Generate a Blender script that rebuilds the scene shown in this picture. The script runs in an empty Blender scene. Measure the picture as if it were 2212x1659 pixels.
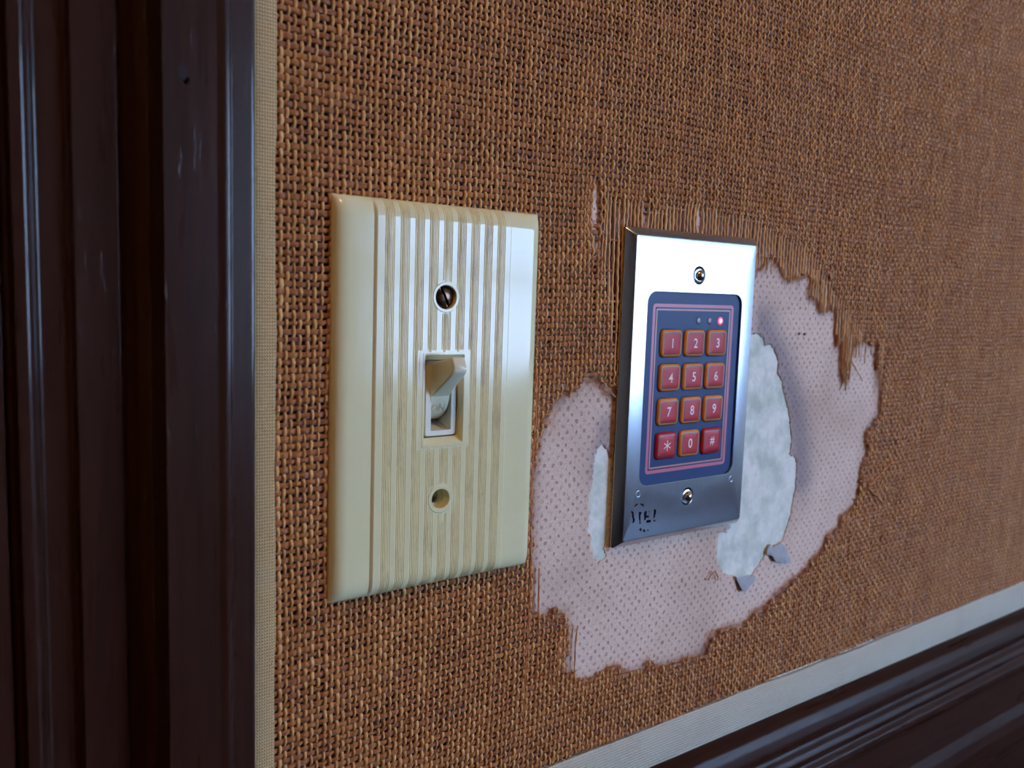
import bpy, bmesh, math, random
import numpy as np
from mathutils import Matrix, Vector
from mathutils.geometry import delaunay_2d_cdt

random.seed(7)
rng = np.random.default_rng(11)
S = 0.001                      # all shapes are written in millimetres
Z0 = 1.2                       # height of the switch centre above the floor
scene = bpy.context.scene
COL = scene.collection

# ---------------- camera ----------------
cam_d = bpy.data.cameras.new('camera')
cam = bpy.data.objects.new('camera', cam_d)
COL.objects.link(cam)
cam_d.sensor_fit = 'HORIZONTAL'
cam_d.sensor_width = 36.0
cam_d.lens = 36.0 * 1803.98 / 2212.0
cam_d.clip_start = 0.005
cam_d.clip_end = 200
R = [[0.80995295, 0.03650414, -0.58535775], [-0.58560479, 0.10530162, -0.80372793], [0.03229972, 0.9937701, 0.10666636]]
M = Matrix(R).to_4x4()
M.translation = Vector((-0.12896, -0.216046, Z0 + 0.031592))
cam.matrix_world = M
cam_d.dof.use_dof = True
cam_d.dof.focus_distance = 0.275
cam_d.dof.aperture_fstop = 15.0
scene.camera = cam

# ---------------- daylight outside, exposure ----------------
scene.view_settings.view_transform = 'Standard'
scene.view_settings.look = 'None'
scene.view_settings.gamma = 1.0
scene.view_settings.use_curve_mapping = False
scene.view_settings.exposure = 0.0
world = bpy.data.worlds.new('sky')
scene.world = world
world.use_nodes = True
wn = world.node_tree
wn.nodes.clear()
wo = wn.nodes.new('ShaderNodeOutputWorld')
bg = wn.nodes.new('ShaderNodeBackground')
tc = wn.nodes.new('ShaderNodeTexCoord')
sp = wn.nodes.new('ShaderNodeSeparateXYZ')
rp = wn.nodes.new('ShaderNodeValToRGB')
rp.color_ramp.elements[0].position = 0.42
rp.color_ramp.elements[0].color = (0.20, 0.27, 0.42, 1)
rp.color_ramp.elements[1].position = 0.50
rp.color_ramp.elements[1].color = (0.40, 0.62, 1.0, 1)
mr = wn.nodes.new('ShaderNodeMapRange')
mr.inputs['From Min'].default_value = -1
mr.inputs['From Max'].default_value = 1
wn.links.new(tc.outputs['Generated'], sp.inputs[0])
wn.links.new(sp.outputs['Z'], mr.inputs['Value'])
wn.links.new(mr.outputs[0], rp.inputs[0])
wn.links.new(rp.outputs[0], bg.inputs['Color'])
bg.inputs['Strength'].default_value = 22.0
wn.links.new(bg.outputs[0], wo.inputs['Surface'])

# window opening in the wall opposite (metres)
WX0, WX1, WZ0, WZ1, WY = 1.75, 4.75, 0.72, 2.35, -3.6
pd = bpy.data.lights.new('window_portal', 'AREA')
pd.shape = 'RECTANGLE'; pd.size = WX1 - WX0; pd.size_y = WZ1 - WZ0
pd.cycles.is_portal = True
po = bpy.data.objects.new('window_portal', pd); COL.objects.link(po)
po.location = ((WX0 + WX1) / 2, WY - 0.06, (WZ0 + WZ1) / 2)
po.rotation_euler = (math.pi / 2, 0, 0)
# warm ceiling lamp in the room, up and to the left behind the camera
ld = bpy.data.lights.new('ceiling_lamp_light', 'POINT')
ld.energy = 13; ld.color = (1.0, 0.58, 0.22); ld.shadow_soft_size = 0.12
lo = bpy.data.objects.new('ceiling_lamp_light', ld); COL.objects.link(lo)
lo.location = (-0.35, -0.7, 2.15)

# ---- outlines on the wall in millimetres (x, z) ----
HOLE = [(146.24, 44.18), (150.8, 46.92), (155.32, 50.73), (163.42, 45.43), (165.4, 42.9), (169.75, 42.54), (174.98, 42.74), (178.21, 45.54), (183.84, 43.62), (182.98, 35.46), (188.73, 33.41), (191.04, 29.61), (198.51, 30.28), (202.35, 30.35), (204.84, 14.52), (208.05, 16.21), (211.27, -1.14), (215.31, -1.27), (216.26, 6.87), (218.39, 13.83), (226.33, 16.11), (237.11, 14.85), (237.4, 5.25), (242.46, 0.28), (242.9, -2.78), (244.48, -17.55), (243.67, -20.5), (238.37, -23.38), (233.37, -27.81), (236.67, -38.19), (232.69, -43.18), (233.1, -49.63), (232.35, -54.38), (230.98, -57.98), (230.55, -61.68), (226.17, -63.28), (219.32, -66.11), (218.96, -70.31), (208.82, -73.6), (206.89, -79.07), (196.47, -84.16), (188.78, -89.02), (180.97, -91.19), (178.93, -92.4), (170.35, -95.97), (166.3, -99.18), (160.25, -99.1), (155.45, -102.07), (149.81, -104.24), (142.32, -102.63), (132.07, -103.13), (130.03, -106.47), (127.35, -111.27), (115.29, -110.53), (108.02, -110.35), (100.9, -109.65), (96.49, -106.01), (92.69, -110.19), (84.55, -108.15), (80.42, -104.63), (75.87, -103.52), (74.09, -105.53), (67.93, -106.91), (61.81, -106.3), (57.42, -102.32), (54.3, -98.7), (55.64, -90.55), (54.72, -83.79), (52.72, -78.72), (48.09, -77.31), (44.79, -78.92), (40.3, -77.53), (38.36, -76.67), (37.96, -52.85), (37.22, -31.41), (38.39, -20.98), (40.13, -15.87), (41.86, -10.74), (44.23, -4.57), (48.77, -1.36), (54.24, -1.07), (56.47, 2.86), (63.2, 2.9), (69.27, -1.44), (76.68, -3.83), (106.88, 22.66), (110.82, 36.53)]
PLASTER_R = [(146.57, 18.84), (150.18, 19.1), (154.09, 17.0), (155.65, 13.84), (159.78, 14.33), (162.18, 11.64), (164.77, 7.32), (165.28, 2.47), (168.23, -0.86), (171.75, -9.19), (174.52, -14.28), (176.66, -21.63), (178.13, -26.76), (177.0, -32.83), (180.78, -34.28), (182.69, -37.13), (182.93, -47.85), (180.96, -60.16), (176.46, -70.89), (169.21, -72.46), (167.72, -71.35), (165.78, -74.58), (160.04, -80.11), (155.05, -83.33), (149.78, -82.69), (145.37, -81.33), (139.32, -79.41), (135.71, -75.97), (133.7, -71.72), (133.2, -66.07), (134.04, -61.75), (138.56, -61.85), (141.67, -59.48), (129.19, -49.16), (125.24, 11.97)]
PLASTER_L = [(68.97, -19.82), (70.6, -22.2), (72.65, -25.2), (73.35, -55.61), (71.22, -57.89), (72.93, -61.34), (71.08, -61.91), (69.63, -62.83), (67.32, -61.58), (65.6, -57.3), (64.6, -52.59), (63.36, -50.14), (63.72, -43.42), (63.04, -37.72), (64.55, -32.29), (65.14, -23.41), (66.82, -20.77)]
FLAP_A = [(145.29, -81.5), (147.67, -82.17), (156.09, -82.53), (157.5, -83.31), (157.46, -85.6), (154.39, -86.8), (150.91, -88.89), (149.29, -88.31), (146.91, -85.08)]
FLAP_B = [(168.62, -72.38), (174.69, -71.69), (178.72, -74.85), (178.67, -77.02), (180.55, -79.51), (180.01, -81.43), (175.05, -80.35), (170.13, -78.88), (167.85, -75.65)]
FLAP_C = [(167.08, -70.89), (168.62, -72.38), (168.17, -76.05), (164.5, -75.11), (164.87, -73.39)]
LOGO = [[(-27.22, -41.88), (-26.02, -41.1), (-25.5, -41.09), (-25.68, -41.53), (-26.9, -42.1)], [(-24.24, -41.17), (-22.73, -41.66), (-22.46, -42.55), (-23.1, -42.39), (-24.1, -41.72)], [(-28.67, -43.54), (-28.15, -43.53), (-27.6, -43.98), (-27.26, -46.03), (-26.69, -46.8), (-26.95, -47.62), (-27.44, -48.09), (-27.76, -47.89), (-27.51, -46.92), (-28.12, -45.61), (-28.08, -44.54), (-28.57, -44.09)], [(-24.77, -44.27), (-23.59, -44.5), (-23.64, -45.35), (-24.05, -45.53), (-23.83, -47.27), (-23.93, -47.87), (-23.62, -48.69), (-24.14, -48.81), (-24.37, -48.59), (-24.14, -48.0), (-24.71, -46.68)], [(-22.25, -44.67), (-21.64, -45.22), (-21.7, -44.28), (-20.83, -44.55), (-20.88, -45.48), (-21.18, -45.75), (-19.95, -46.54), (-19.57, -45.8), (-19.53, -46.36), (-19.8, -47.1), (-20.99, -46.87), (-21.31, -47.76), (-21.89, -47.76)], [(-20.71, -47.92), (-18.88, -48.01), (-18.5, -48.22), (-18.7, -48.98), (-20.75, -48.77)], [(-19.76, -44.6), (-19.44, -44.65), (-19.5, -45.26), (-19.72, -45.16)], [(-17.2, -44.38), (-16.04, -44.45), (-16.12, -46.41), (-16.62, -46.35), (-16.22, -47.5), (-16.68, -47.05), (-17.18, -47.69), (-17.3, -47.52), (-17.07, -46.13)], [(-17.02, -48.34), (-16.15, -48.46), (-16.33, -48.99), (-16.88, -48.83)], [(-24.27, -51.02), (-23.51, -50.34), (-23.02, -50.8), (-23.1, -51.81)], [(-22.19, -51.08), (-21.33, -51.28), (-21.05, -52.26), (-22.17, -52.02)], [(-20.04, -51.38), (-19.5, -51.46), (-19.56, -52.16), (-19.95, -52.05)]]
WH = [(50.62, 43.8), (62.84, 62.99), (89.51, 60.48), (108.34, 67.01), (146.1, 64.95), (164.77, 57.08), (184.59, 50.56), (199.94, 35.3), (219.36, 23.28), (231.78, 14.8)]

# ================= helpers =================
def V(x, y, z): return (x * S, y * S, z * S)

def mesh_obj(name, verts, faces, mats, parent=None, loc=(0, 0, 0), smooth=True, midx=None, scaled=False, angle=None):
    me = bpy.data.meshes.new(name)
    me.from_pydata([v if scaled else V(*v) for v in verts], [], faces)
    for m in (mats if isinstance(mats, (list, tuple)) else [mats]): me.materials.append(m)
    if midx is not None: me.polygons.foreach_set('material_index', midx)
    if smooth:
        me.shade_smooth()
        if angle: me.set_sharp_from_angle(angle=math.radians(angle))
    me.update()
    o = bpy.data.objects.new(name, me)
    o.location = loc
    o.parent = parent
    COL.objects.link(o)
    return o

def tag(o, label=None, cat=None, group=None, kind=None):
    if label: o['label'] = label
    if cat: o['category'] = cat
    if group: o['group'] = group
    if kind: o['kind'] = kind
    return o

def root(name, label, cat, loc, group=None):
    o = bpy.data.objects.new(name, None)
    o.empty_display_size = 0.01
    COL.objects.link(o); o.location = loc
    return tag(o, label, cat, group)

def L(x, y, z): return (x * S, y * S, Z0 + z * S)

def rrect(w, h, r, y, cx=0, cz=0, n=6):
    """rounded rectangle ring in the x,z plane at depth y"""
    pts = []
    for k, (sx, sz) in enumerate(((1, 1), (-1, 1), (-1, -1), (1, -1))):
        for i in range(n + 1):
            a = math.pi / 2 * (k + i / n)
            pts.append((cx + sx * (w / 2 - r) + r * math.cos(a), y, cz + sz * (h / 2 - r) + r * math.sin(a)))
    return pts

def circ(r, y, cx=0, cz=0, n=32, phase=0):
    return [(cx + r * math.cos(2 * math.pi * i / n + phase), y, cz + r * math.sin(2 * math.pi * i / n + phase)) for i in range(n)]

def loft(rings, cap0=False, cap1=True, idx=None):
    v, f, mi = [], [], []
    n = len(rings[0])
    for r in rings: v += r
    for k in range(len(rings) - 1):
        for i in range(n):
            j = (i + 1) % n
            f.append((k * n + i, k * n + j, (k + 1) * n + j, (k + 1) * n + i)); mi.append(idx[k] if idx else 0)
    if cap0: f.append(tuple(range(n))[::-1]); mi.append(idx[0] if idx else 0)
    if cap1: f.append(tuple((len(rings) - 1) * n + i for i in range(n))); mi.append(idx[-1] if idx else 0)
    return v, f, mi

def join(*parts):
    v, f, mi = [], [], []
    for p in parts:
        o = len(v); v += p[0]; f += [tuple(i + o for i in q) for q in p[1]]
        mi += p[2] if len(p) > 2 else [0] * len(p[1])
    return v, f, mi

def boolean(o, cutters):
    for c in cutters:
        m = o.modifiers.new('cut', 'BOOLEAN'); m.object = c; m.operation = 'DIFFERENCE'; m.solver = 'EXACT'
    dg = bpy.context.evaluated_depsgraph_get()
    dg.update()
    me = bpy.data.meshes.new_from_object(o.evaluated_get(dg))
    old = o.data
    o.modifiers.clear(); o.data = me
    bpy.data.meshes.remove(old)
    for c in cutters:
        cm = c.data; bpy.data.objects.remove(c); bpy.data.meshes.remove(cm)

def fix_normals(o, angle=35):
    bm = bmesh.new(); bm.from_mesh(o.data)
    bmesh.ops.recalc_face_normals(bm, faces=bm.faces)
    bm.to_mesh(o.data); bm.free()
    o.data.shade_smooth()
    o.data.set_sharp_from_angle(angle=math.radians(angle))

def inside(px, pz, poly):
    c = np.zeros(px.shape, bool)
    n = len(poly)
    for i in range(n):
        x1, z1 = poly[i]; x2, z2 = poly[(i + 1) % n]
        if z1 == z2: continue
        m = ((z1 > pz) != (z2 > pz)) & (px < (x2 - x1) * (pz - z1) / (z2 - z1) + x1)
        c ^= m
    return c

def dist_poly(px, pz, poly, closed=True):
    d = np.full(px.shape, 1e9)
    n = len(poly)
    for i in range(n if closed else n - 1):
        x1, z1 = poly[i]; x2, z2 = poly[(i + 1) % n]
        dx, dz = x2 - x1, z2 - z1
        t = np.clip(((px - x1) * dx + (pz - z1) * dz) / (dx * dx + dz * dz + 1e-9), 0, 1)
        d = np.minimum(d, np.hypot(px - x1 - t * dx, pz - z1 - t * dz))
    return d

def ragged(poly, step=0.8, amp=0.25, seed=1):
    r = random.Random(seed); out = []
    for i in range(len(poly)):
        x1, z1 = poly[i]; x2, z2 = poly[(i + 1) % len(poly)]
        d = math.hypot(x2 - x1, z2 - z1); k = max(1, int(d / step))
        for j in range(k):
            t = j / k
            out.append((x1 + (x2 - x1) * t + r.uniform(-amp, amp), z1 + (z2 - z1) * t + r.uniform(-amp, amp)))
    return out

# ================= materials =================
class Mat:
    def __init__(s, name):
        s.m = bpy.data.materials.new(name); s.m.use_nodes = True
        s.t = s.m.node_tree; s.b = s.t.nodes['Principled BSDF']
    def n(s, kind, **kw):
        q = s.t.nodes.new(kind)
        for k, v in kw.items():
            if k in q.inputs: q.inputs[k].default_value = v
            else: setattr(q, k, v)
        return q
    def l(s, a, b): s.t.links.new(a, b)
    def coords(s, scale=(1, 1, 1)):
        c = s.n('ShaderNodeTexCoord'); mp = s.n('ShaderNodeMapping'); mp.inputs['Scale'].default_value = scale
        s.l(c.outputs['Object'], mp.inputs['Vector']); return mp.outputs[0]
    def noise(s, scale, detail=3, sc=(1, 1, 1), rough=0.5):
        q = s.n('ShaderNodeTexNoise'); q.inputs['Scale'].default_value = scale; q.inputs['Detail'].default_value = detail
        q.inputs['Roughness'].default_value = rough
        s.l(s.coords(sc), q.inputs['Vector']); return q.outputs['Fac']
    def ramp(s, fac, stops):
        q = s.n('ShaderNodeValToRGB'); e = q.color_ramp.elements
        while len(e) > 1: e.remove(e[-1])
        e[0].position, e[0].color = stops[0][0], (*stops[0][1], 1)
        for p, c in stops[1:]:
            x = e.new(p); x.color = (*c, 1)
        s.l(fac, q.inputs[0]); return q.outputs[0]
    def math(s, op, a, b=None, c=None, clamp=False):
        q = s.n('ShaderNodeMath', operation=op); q.use_clamp = clamp
        for i, x in enumerate((a, b, c)):
            if x is None: continue
            if isinstance(x, (int, float)): q.inputs[i].default_value = x
            else: s.l(x, q.inputs[i])
        return q.outputs[0]
    def mix(s, f, a, b, mode='MIX'):
        q = s.n('ShaderNodeMix', data_type='RGBA', blend_type=mode)
        for i, x in ((0, f), (6, a), (7, b)):
            if isinstance(x, (int, float)): q.inputs[i].default_value = x
            elif isinstance(x, tuple): q.inputs[i].default_value = (*x, 1)
            else: s.l(x, q.inputs[i])
        return q.outputs[2]
    def bump(s, h, dist=0.0002, strength=1.0):
        q = s.n('ShaderNodeBump'); q.inputs['Distance'].default_value = dist; q.inputs['Strength'].default_value = strength
        s.l(h, q.inputs['Height']); s.l(q.outputs[0], s.b.inputs['Normal']); return q
    def set(s, **kw):
        for k, v in kw.items():
            k = k.replace('_', ' ')
            if isinstance(v, (int, float, tuple)): s.b.inputs[k].default_value = v if not (isinstance(v, tuple) and len(v) == 3 and k != 'x') else (*v, 1)
            else: s.l(v, s.b.inputs[k])
        return s

def plain(name, col, rough=0.5, metal=0.0, **kw):
    m = Mat(name); m.set(Base_Color=col, Roughness=rough, Metallic=metal, **kw); return m.m

# dark varnished mahogany; grain runs along z (vertical) or x (horizontal)
def wood(name, along):
    m = Mat(name)
    st = (1, 1, 0.06) if along == 'z' else (0.06, 1, 1)
    g = m.noise(420, 6, st, 0.65)
    g2 = m.noise(35, 3, st)
    c = m.mix(m.math('MULTIPLY', g2, 0.8), m.ramp(g, [(0.3, (0.008, 0.0026, 0.0022)), (0.7, (0.030, 0.010, 0.007))]), (0.046, 0.015, 0.009))
    r = m.ramp(m.noise(260, 3, st), [(0.3, (0.26,) * 3), (0.7, (0.36,) * 3)])
    m.set(Base_Color=c, Roughness=r, Coat_Weight=0.4 if along == 'z' else 0.0, Coat_Roughness=0.08, Specular_IOR_Level=0.13 if along == 'z' else 0.08)
    dent = m.ramp(m.noise(520, 2, (1, 1, 0.16) if along == 'z' else (0.3, 1, 1)), [(0.66, (0, 0, 0)), (0.72, (1, 1, 1))])
    m.bump(m.math('ADD', m.math('ADD', m.math('MULTIPLY', g, 0.3), m.math('MULTIPLY', m.noise(60, 2, st), 0.3)), m.math('MULTIPLY', dent, 1.6)), 0.0001, 0.3)
    return m.m
wood_v, wood_h = wood('dark_varnished_wood_upright', 'z'), wood('dark_varnished_wood_level', 'x')

# burlap threads
def thread_mat(name, dark, mid, light, along):
    m = Mat(name)
    a = m.n('ShaderNodeAttribute', attribute_name='tone').outputs['Fac']
    st = (1, 1, 0.12) if along == 'z' else (0.12, 1, 1)
    fib = m.noise(5200, 3, st, 0.6)
    blot = m.noise(320, 2)
    t = m.math('ADD', m.math('MULTIPLY', a, 0.35), m.math('ADD', m.math('MULTIPLY', fib, 0.5), m.math('MULTIPLY', blot, 0.4)))
    c = m.ramp(t, [(0.28, dark), (0.58, mid), (0.9, light)])
    glue = m.ramp(m.noise(260, 3, (1, 1, 1), 0.6), [(0.48, (0.58,) * 3), (0.66, (0.17,) * 3)])
    m.set(Base_Color=c, Roughness=glue, Specular_IOR_Level=0.5, Sheen_Weight=0.35, Sheen_Roughness=0.3)
    m.bump(m.math('ADD', fib, m.math('MULTIPLY', blot, 0.6)), 0.00022, 0.9)
    return m.m
warp_m = thread_mat('burlap_warp_yarn', (0.26, 0.090, 0.020), (0.58, 0.265, 0.078), (0.80, 0.47, 0.18), 'z')
weft_m = thread_mat('burlap_weft_yarn', (0.10, 0.027, 0.008), (0.29, 0.088, 0.018), (0.46, 0.165, 0.032), 'x')
fray_m = plain('rust_brown_fibre', (0.52, 0.20, 0.07), 0.6)
tan_yarn_m = plain('tan_yarn', (0.54, 0.29, 0.11), 0.55)

# burlap further out on the wall: the same weave as a relief in the material
PX, PZ = 1.93, 2.10
def far_burlap():
    m = Mat('burlap_weave')
    c = m.n('ShaderNodeTexCoord'); s = m.n('ShaderNodeSeparateXYZ'); m.l(c.outputs['Object'], s.inputs[0])
    u = m.math('MULTIPLY', s.outputs['X'], math.pi / (PX * S)); w = m.math('MULTIPLY', s.outputs['Z'], math.pi / (PZ * S))
    cell = m.math('MULTIPLY', m.math('SINE', u), m.math('SINE', w))
    over = m.math('GREATER_THAN', cell, 0)
    ridge = m.math('MULTIPLY', m.math('ABSOLUTE', m.math('SINE', u)), m.math('ABSOLUTE', m.math('SINE', w)))
    n = m.noise(900, 3)
    col = m.mix(over, (0.28, 0.085, 0.016), (0.46, 0.20, 0.050))
    col = m.mix(m.math('MULTIPLY', m.math('SUBTRACT', 1.0, ridge), 0.6), col, (0.12, 0.036, 0.012))
    m.set(Base_Color=m.mix(m.math('MULTIPLY', n, 0.5), col, (0.32, 0.12, 0.03)), Roughness=0.7)
    m.bump(ridge, 0.0006, 1.0)
    return m.m
far_burlap_m = far_burlap()

def lining_mat():
    m = Mat('pink_paper_lining')
    c = m.n('ShaderNodeTexCoord'); s = m.n('ShaderNodeSeparateXYZ'); m.l(c.outputs['Object'], s.inputs[0])
    wob = m.n('ShaderNodeTexNoise'); wob.inputs['Scale'].default_value = 260; m.l(c.outputs['Object'], wob.inputs['Vector'])
    sw = m.n('ShaderNodeSeparateXYZ'); m.l(wob.outputs['Color'], sw.inputs[0])
    x = m.math('ADD', m.math('MULTIPLY', s.outputs['X'], 1 / (PX * S)), m.math('MULTIPLY', m.math('SUBTRACT', sw.outputs[0], 0.5), 1.1))
    z = m.math('ADD', m.math('MULTIPLY', s.outputs['Z'], 1 / (PZ * S)), m.math('MULTIPLY', m.math('SUBTRACT', sw.outputs[1], 0.5), 1.1))
    # imprint of the weave: dots on every other crossing
    p = m.math('MULTIPLY', m.math('COSINE', m.math('MULTIPLY', x, math.pi)), m.math('COSINE', m.math('MULTIPLY', z, math.pi)))
    p2 = m.math('POWER', m.math('MAXIMUM', p, 0.0), 2.6)
    dn = m.noise(420, 3)
    dot = m.math('MULTIPLY', m.ramp(p2, [(0.12, (0, 0, 0)), (0.40, (1, 1, 1))]), m.ramp(dn, [(0.34, (0.1,) * 3), (0.58, (1,) * 3)]))
    base = m.ramp(m.noise(1400, 4, rough=0.7), [(0.3, (0.58, 0.38, 0.30)), (0.7, (0.80, 0.57, 0.46))])
    base = m.mix(m.ramp(m.noise(28, 3), [(0.45, (0, 0, 0)), (0.75, (0.5,) * 3)]), base, (0.36, 0.21, 0.145))
    fz = m.n('ShaderNodeAttribute', attribute_name='edge').outputs['Fac']
    red = m.math('ADD', fz, m.math('MULTIPLY', m.math('SUBTRACT', m.noise(500, 5, rough=0.75), 0.5), 3.2))
    edge = m.ramp(red, [(-0.0, (1, 1, 1)), (0.85, (0, 0, 0))])
    br = m.n('ShaderNodeAttribute', attribute_name='bruise').outputs['Fac']
    col = m.mix(m.math('MULTIPLY', dot, 0.7), base, (0.28, 0.12, 0.11))
    col = m.mix(m.math('MULTIPLY', br, 0.75), col, (0.155, 0.115, 0.145))
    col = m.mix(m.math('MULTIPLY', edge, 0.9), col, (0.52, 0.24, 0.14))
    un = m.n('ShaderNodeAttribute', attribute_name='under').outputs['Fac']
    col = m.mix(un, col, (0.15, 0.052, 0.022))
    m.set(Base_Color=col, Roughness=0.72)
    m.bump(m.math('ADD', m.math('MULTIPLY', dot, -1.0), m.math('MULTIPLY', m.noise(1600, 4), 0.7)), 0.00022, 0.8)
    return m.m
lining_m = lining_mat()

def plaster_mat():
    m = Mat('chalky_white_plaster')
    c = m.mix(m.ramp(m.noise(75, 4, rough=0.6), [(0.42, (0, 0, 0)), (0.64, (1, 1, 1))]), (0.90, 0.87, 0.81), (0.54, 0.57, 0.49))
    c = m.mix(m.ramp(m.noise(240, 5, (1, 1, 0.5), 0.7), [(0.45, (0, 0, 0)), (0.8, (0.4,) * 3)]), c, (0.45, 0.47, 0.41))
    m.set(Base_Color=c, Roughness=0.85)
    m.bump(m.math('ADD', m.noise(260, 5, rough=0.6), m.math('MULTIPLY', m.noise(2600, 3), 0.25)), 0.0006, 0.5)
    return m.m
plaster_m = plaster_mat()
flap_m = plain('torn_grey_paper', (0.36, 0.35, 0.37), 0.8)

def tape_mat(name, horizontal):
    m = Mat(name)
    c = m.n('ShaderNodeTexCoord'); s = m.n('ShaderNodeSeparateXYZ'); m.l(c.outputs['Object'], s.inputs[0])
    a, b = (s.outputs['X'], s.outputs['Z']) if horizontal else (s.outputs['Z'], s.outputs['X'])
    w1 = m.math('SINE', m.math('MULTIPLY', a, 2 * math.pi / (0.00062 if horizontal else 0.0009)))
    w2 = m.math('SINE', m.math('ADD', m.math('MULTIPLY', b, 2 * math.pi / (0.0011 if horizontal else 0.0007)), m.math('MULTIPLY', w1, 0.9)))
    n = m.noise(900, 3)
    h = m.math('ADD', m.math('MULTIPLY', w1, 0.5), m.math('MULTIPLY', w2, 0.5))
    base = m.mix(m.ramp(h, [(-0.0, (1, 1, 1)), (0.7, (0, 0, 0))]), (0.68, 0.62, 0.52) if horizontal else (0.72, 0.46, 0.22), (0.50, 0.43, 0.34) if horizontal else (0.45, 0.27, 0.12))
    base = m.mix(m.ramp(m.noise(60, 4, (1, 1, 1)), [(0.5, (0, 0, 0)), (0.8, (0.35,) * 3)]), base, (0.40, 0.32, 0.23))
    m.set(Base_Color=base, Roughness=0.75)
    m.bump(m.math('ADD', h, n), 0.00025, 0.8)
    return m.m
tape_h, tape_v = tape_mat('cream_woven_ribbon_level', True), tape_mat('cream_woven_ribbon_upright', False)

def ivory():
    m = Mat('aged_ivory_plastic')
    n = m.noise(70, 4)
    c = m.mix(n, (0.71, 0.63, 0.37), (0.735, 0.655, 0.41))
    r = m.ramp(m.noise(700, 4, (1, 1, 0.25)), [(0.4, (0.09,) * 3), (0.75, (0.17,) * 3)])
    m.set(Base_Color=c, Roughness=r, Specular_IOR_Level=0.5, Subsurface_Weight=0.15)
    m.b.inputs['Subsurface Radius'].default_value = (1.0, 0.7, 0.3)
    m.b.inputs['Subsurface Scale'].default_value = 0.002
    return m.m
ivory_m = ivory()
def grime():
    m = Mat('grimy_ivory_groove')
    n = m.ramp(m.noise(220, 5, (1, 1, 0.35), 0.7), [(0.50, (0.72, 0.62, 0.34)), (0.82, (0.32, 0.24, 0.13))])
    m.set(Base_Color=n, Roughness=0.5); return m.m
groove_m = grime()
toggle_m = plain('worn_ivory_plastic', (0.66, 0.60, 0.43), 0.3)
well_m = plain('ivory_switch_body', (0.62, 0.58, 0.46), 0.4)
dark_m = plain('dark_recess', (0.012, 0.009, 0.007), 0.7)
bronze_m = plain('dark_bronze', (0.10, 0.055, 0.035), 0.25, 0.9)
yoke_m = plain('dull_yoke_steel', (0.22, 0.20, 0.13), 0.45, 0.8)

def steel():
    m = Mat('brushed_stainless_steel')
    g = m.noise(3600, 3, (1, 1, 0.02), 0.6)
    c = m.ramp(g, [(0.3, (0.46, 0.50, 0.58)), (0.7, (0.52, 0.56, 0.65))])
    r = m.ramp(m.noise(2500, 2, (1, 1, 0.02)), [(0.3, (0.21,) * 3), (0.7, (0.23,) * 3)])
    m.set(Base_Color=c, Metallic=1.0, Roughness=r)
    m.b.inputs['Anisotropic'].default_value = 0.5
    tg = m.n('ShaderNodeTangent', direction_type='RADIAL', axis='Z'); m.l(tg.outputs[0], m.b.inputs['Tangent'])
    return m.m
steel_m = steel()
chrome_m = plain('polished_screw_steel', (0.62, 0.62, 0.63), 0.12, 1.0)
emboss_m = plain('pressed_steel_mark', (0.72, 0.73, 0.75), 0.22, 1.0)
edge_m = plain('raw_plate_edge', (0.42, 0.38, 0.22), 0.35, 0.8)
def gasket():
    m = Mat('brown_fibre_gasket')
    m.set(Base_Color=m.ramp(m.noise(500, 4, (1, 1, 0.3)), [(0.35, (0.06, 0.025, 0.006)), (0.7, (0.20, 0.095, 0.022))]), Roughness=0.7)
    return m.m
gasket_m = gasket()
def navy():
    m = Mat('navy_membrane')
    r = m.ramp(m.noise(900, 3), [(0.3, (0.36,) * 3), (0.7, (0.46,) * 3)])
    m.set(Base_Color=(0.008, 0.030, 0.125), Roughness=r, Specular_IOR_Level=0.2)
    m.bump(m.noise(3000, 2), 0.00002, 0.6)
    return m.m
navy_m = navy()
ink_m = plain('dark_ink', (0.006, 0.007, 0.012), 0.8, Specular_IOR_Level=0.05)
pink_line_m = plain('rose_printed_line', (0.46, 0.07, 0.13), 0.4)
orange_line_m = plain('faded_orange_printed_line', (0.42, 0.14, 0.11), 0.4)
key_orange_m = plain('orange_key_rim', (0.66, 0.22, 0.03), 0.45)
key_red_m = plain('red_key_face', (0.44, 0.012, 0.020), 0.42, Specular_IOR_Level=0.22)
key_line_m = plain('navy_key_outline', (0.03, 0.012, 0.03), 0.4)
digit_m = plain('pale_pink_print', (0.95, 0.80, 0.86), 0.5)
led_off_m = plain('grey_unlit_lamp', (0.07, 0.08, 0.13), 0.3)
led_off2_m = plain('mauve_unlit_lamp', (0.13, 0.06, 0.12), 0.3)
led_on = Mat('lit_red_lamp'); led_on.set(Base_Color=(0.9, 0.05, 0.12)); led_on.b.inputs['Emission Color'].default_value = (1.0, 0.05, 0.13, 1); led_on.b.inputs['Emission Strength'].default_value = 2.2
led_core = Mat('lit_red_lamp_centre'); led_core.b.inputs['Emission Color'].default_value = (1.0, 0.38, 0.42, 1); led_core.b.inputs['Emission Strength'].default_value = 2.5
wall_paint_m = plain('warm_room_paint', (0.42, 0.33, 0.23), 0.8)
ceil_m = plain('cream_ceiling', (0.55, 0.47, 0.34), 0.85)
floor_m = wood('dark_floor_boards', 'x')
glass_m = Mat('window_glass')
glass_m.set(Base_Color=(1, 1, 1), Roughness=0.0, Transmission_Weight=1.0); glass_m.b.inputs['IOR'].default_value = 1.0
white_m = plain('white_window_paint', (0.7, 0.68, 0.62), 0.5)

# ================= the setting =================
def box(x0, x1, y0, y1, z0, z1):
    v = [(x, y, z) for x in (x0, x1) for y in (y0, y1) for z in (z0, z1)]
    f = [(0, 1, 3, 2), (4, 6, 7, 5), (0, 4, 5, 1), (2, 3, 7, 6), (0, 2, 6, 4), (1, 5, 7, 3)]
    return v, f, [0] * 6

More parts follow.
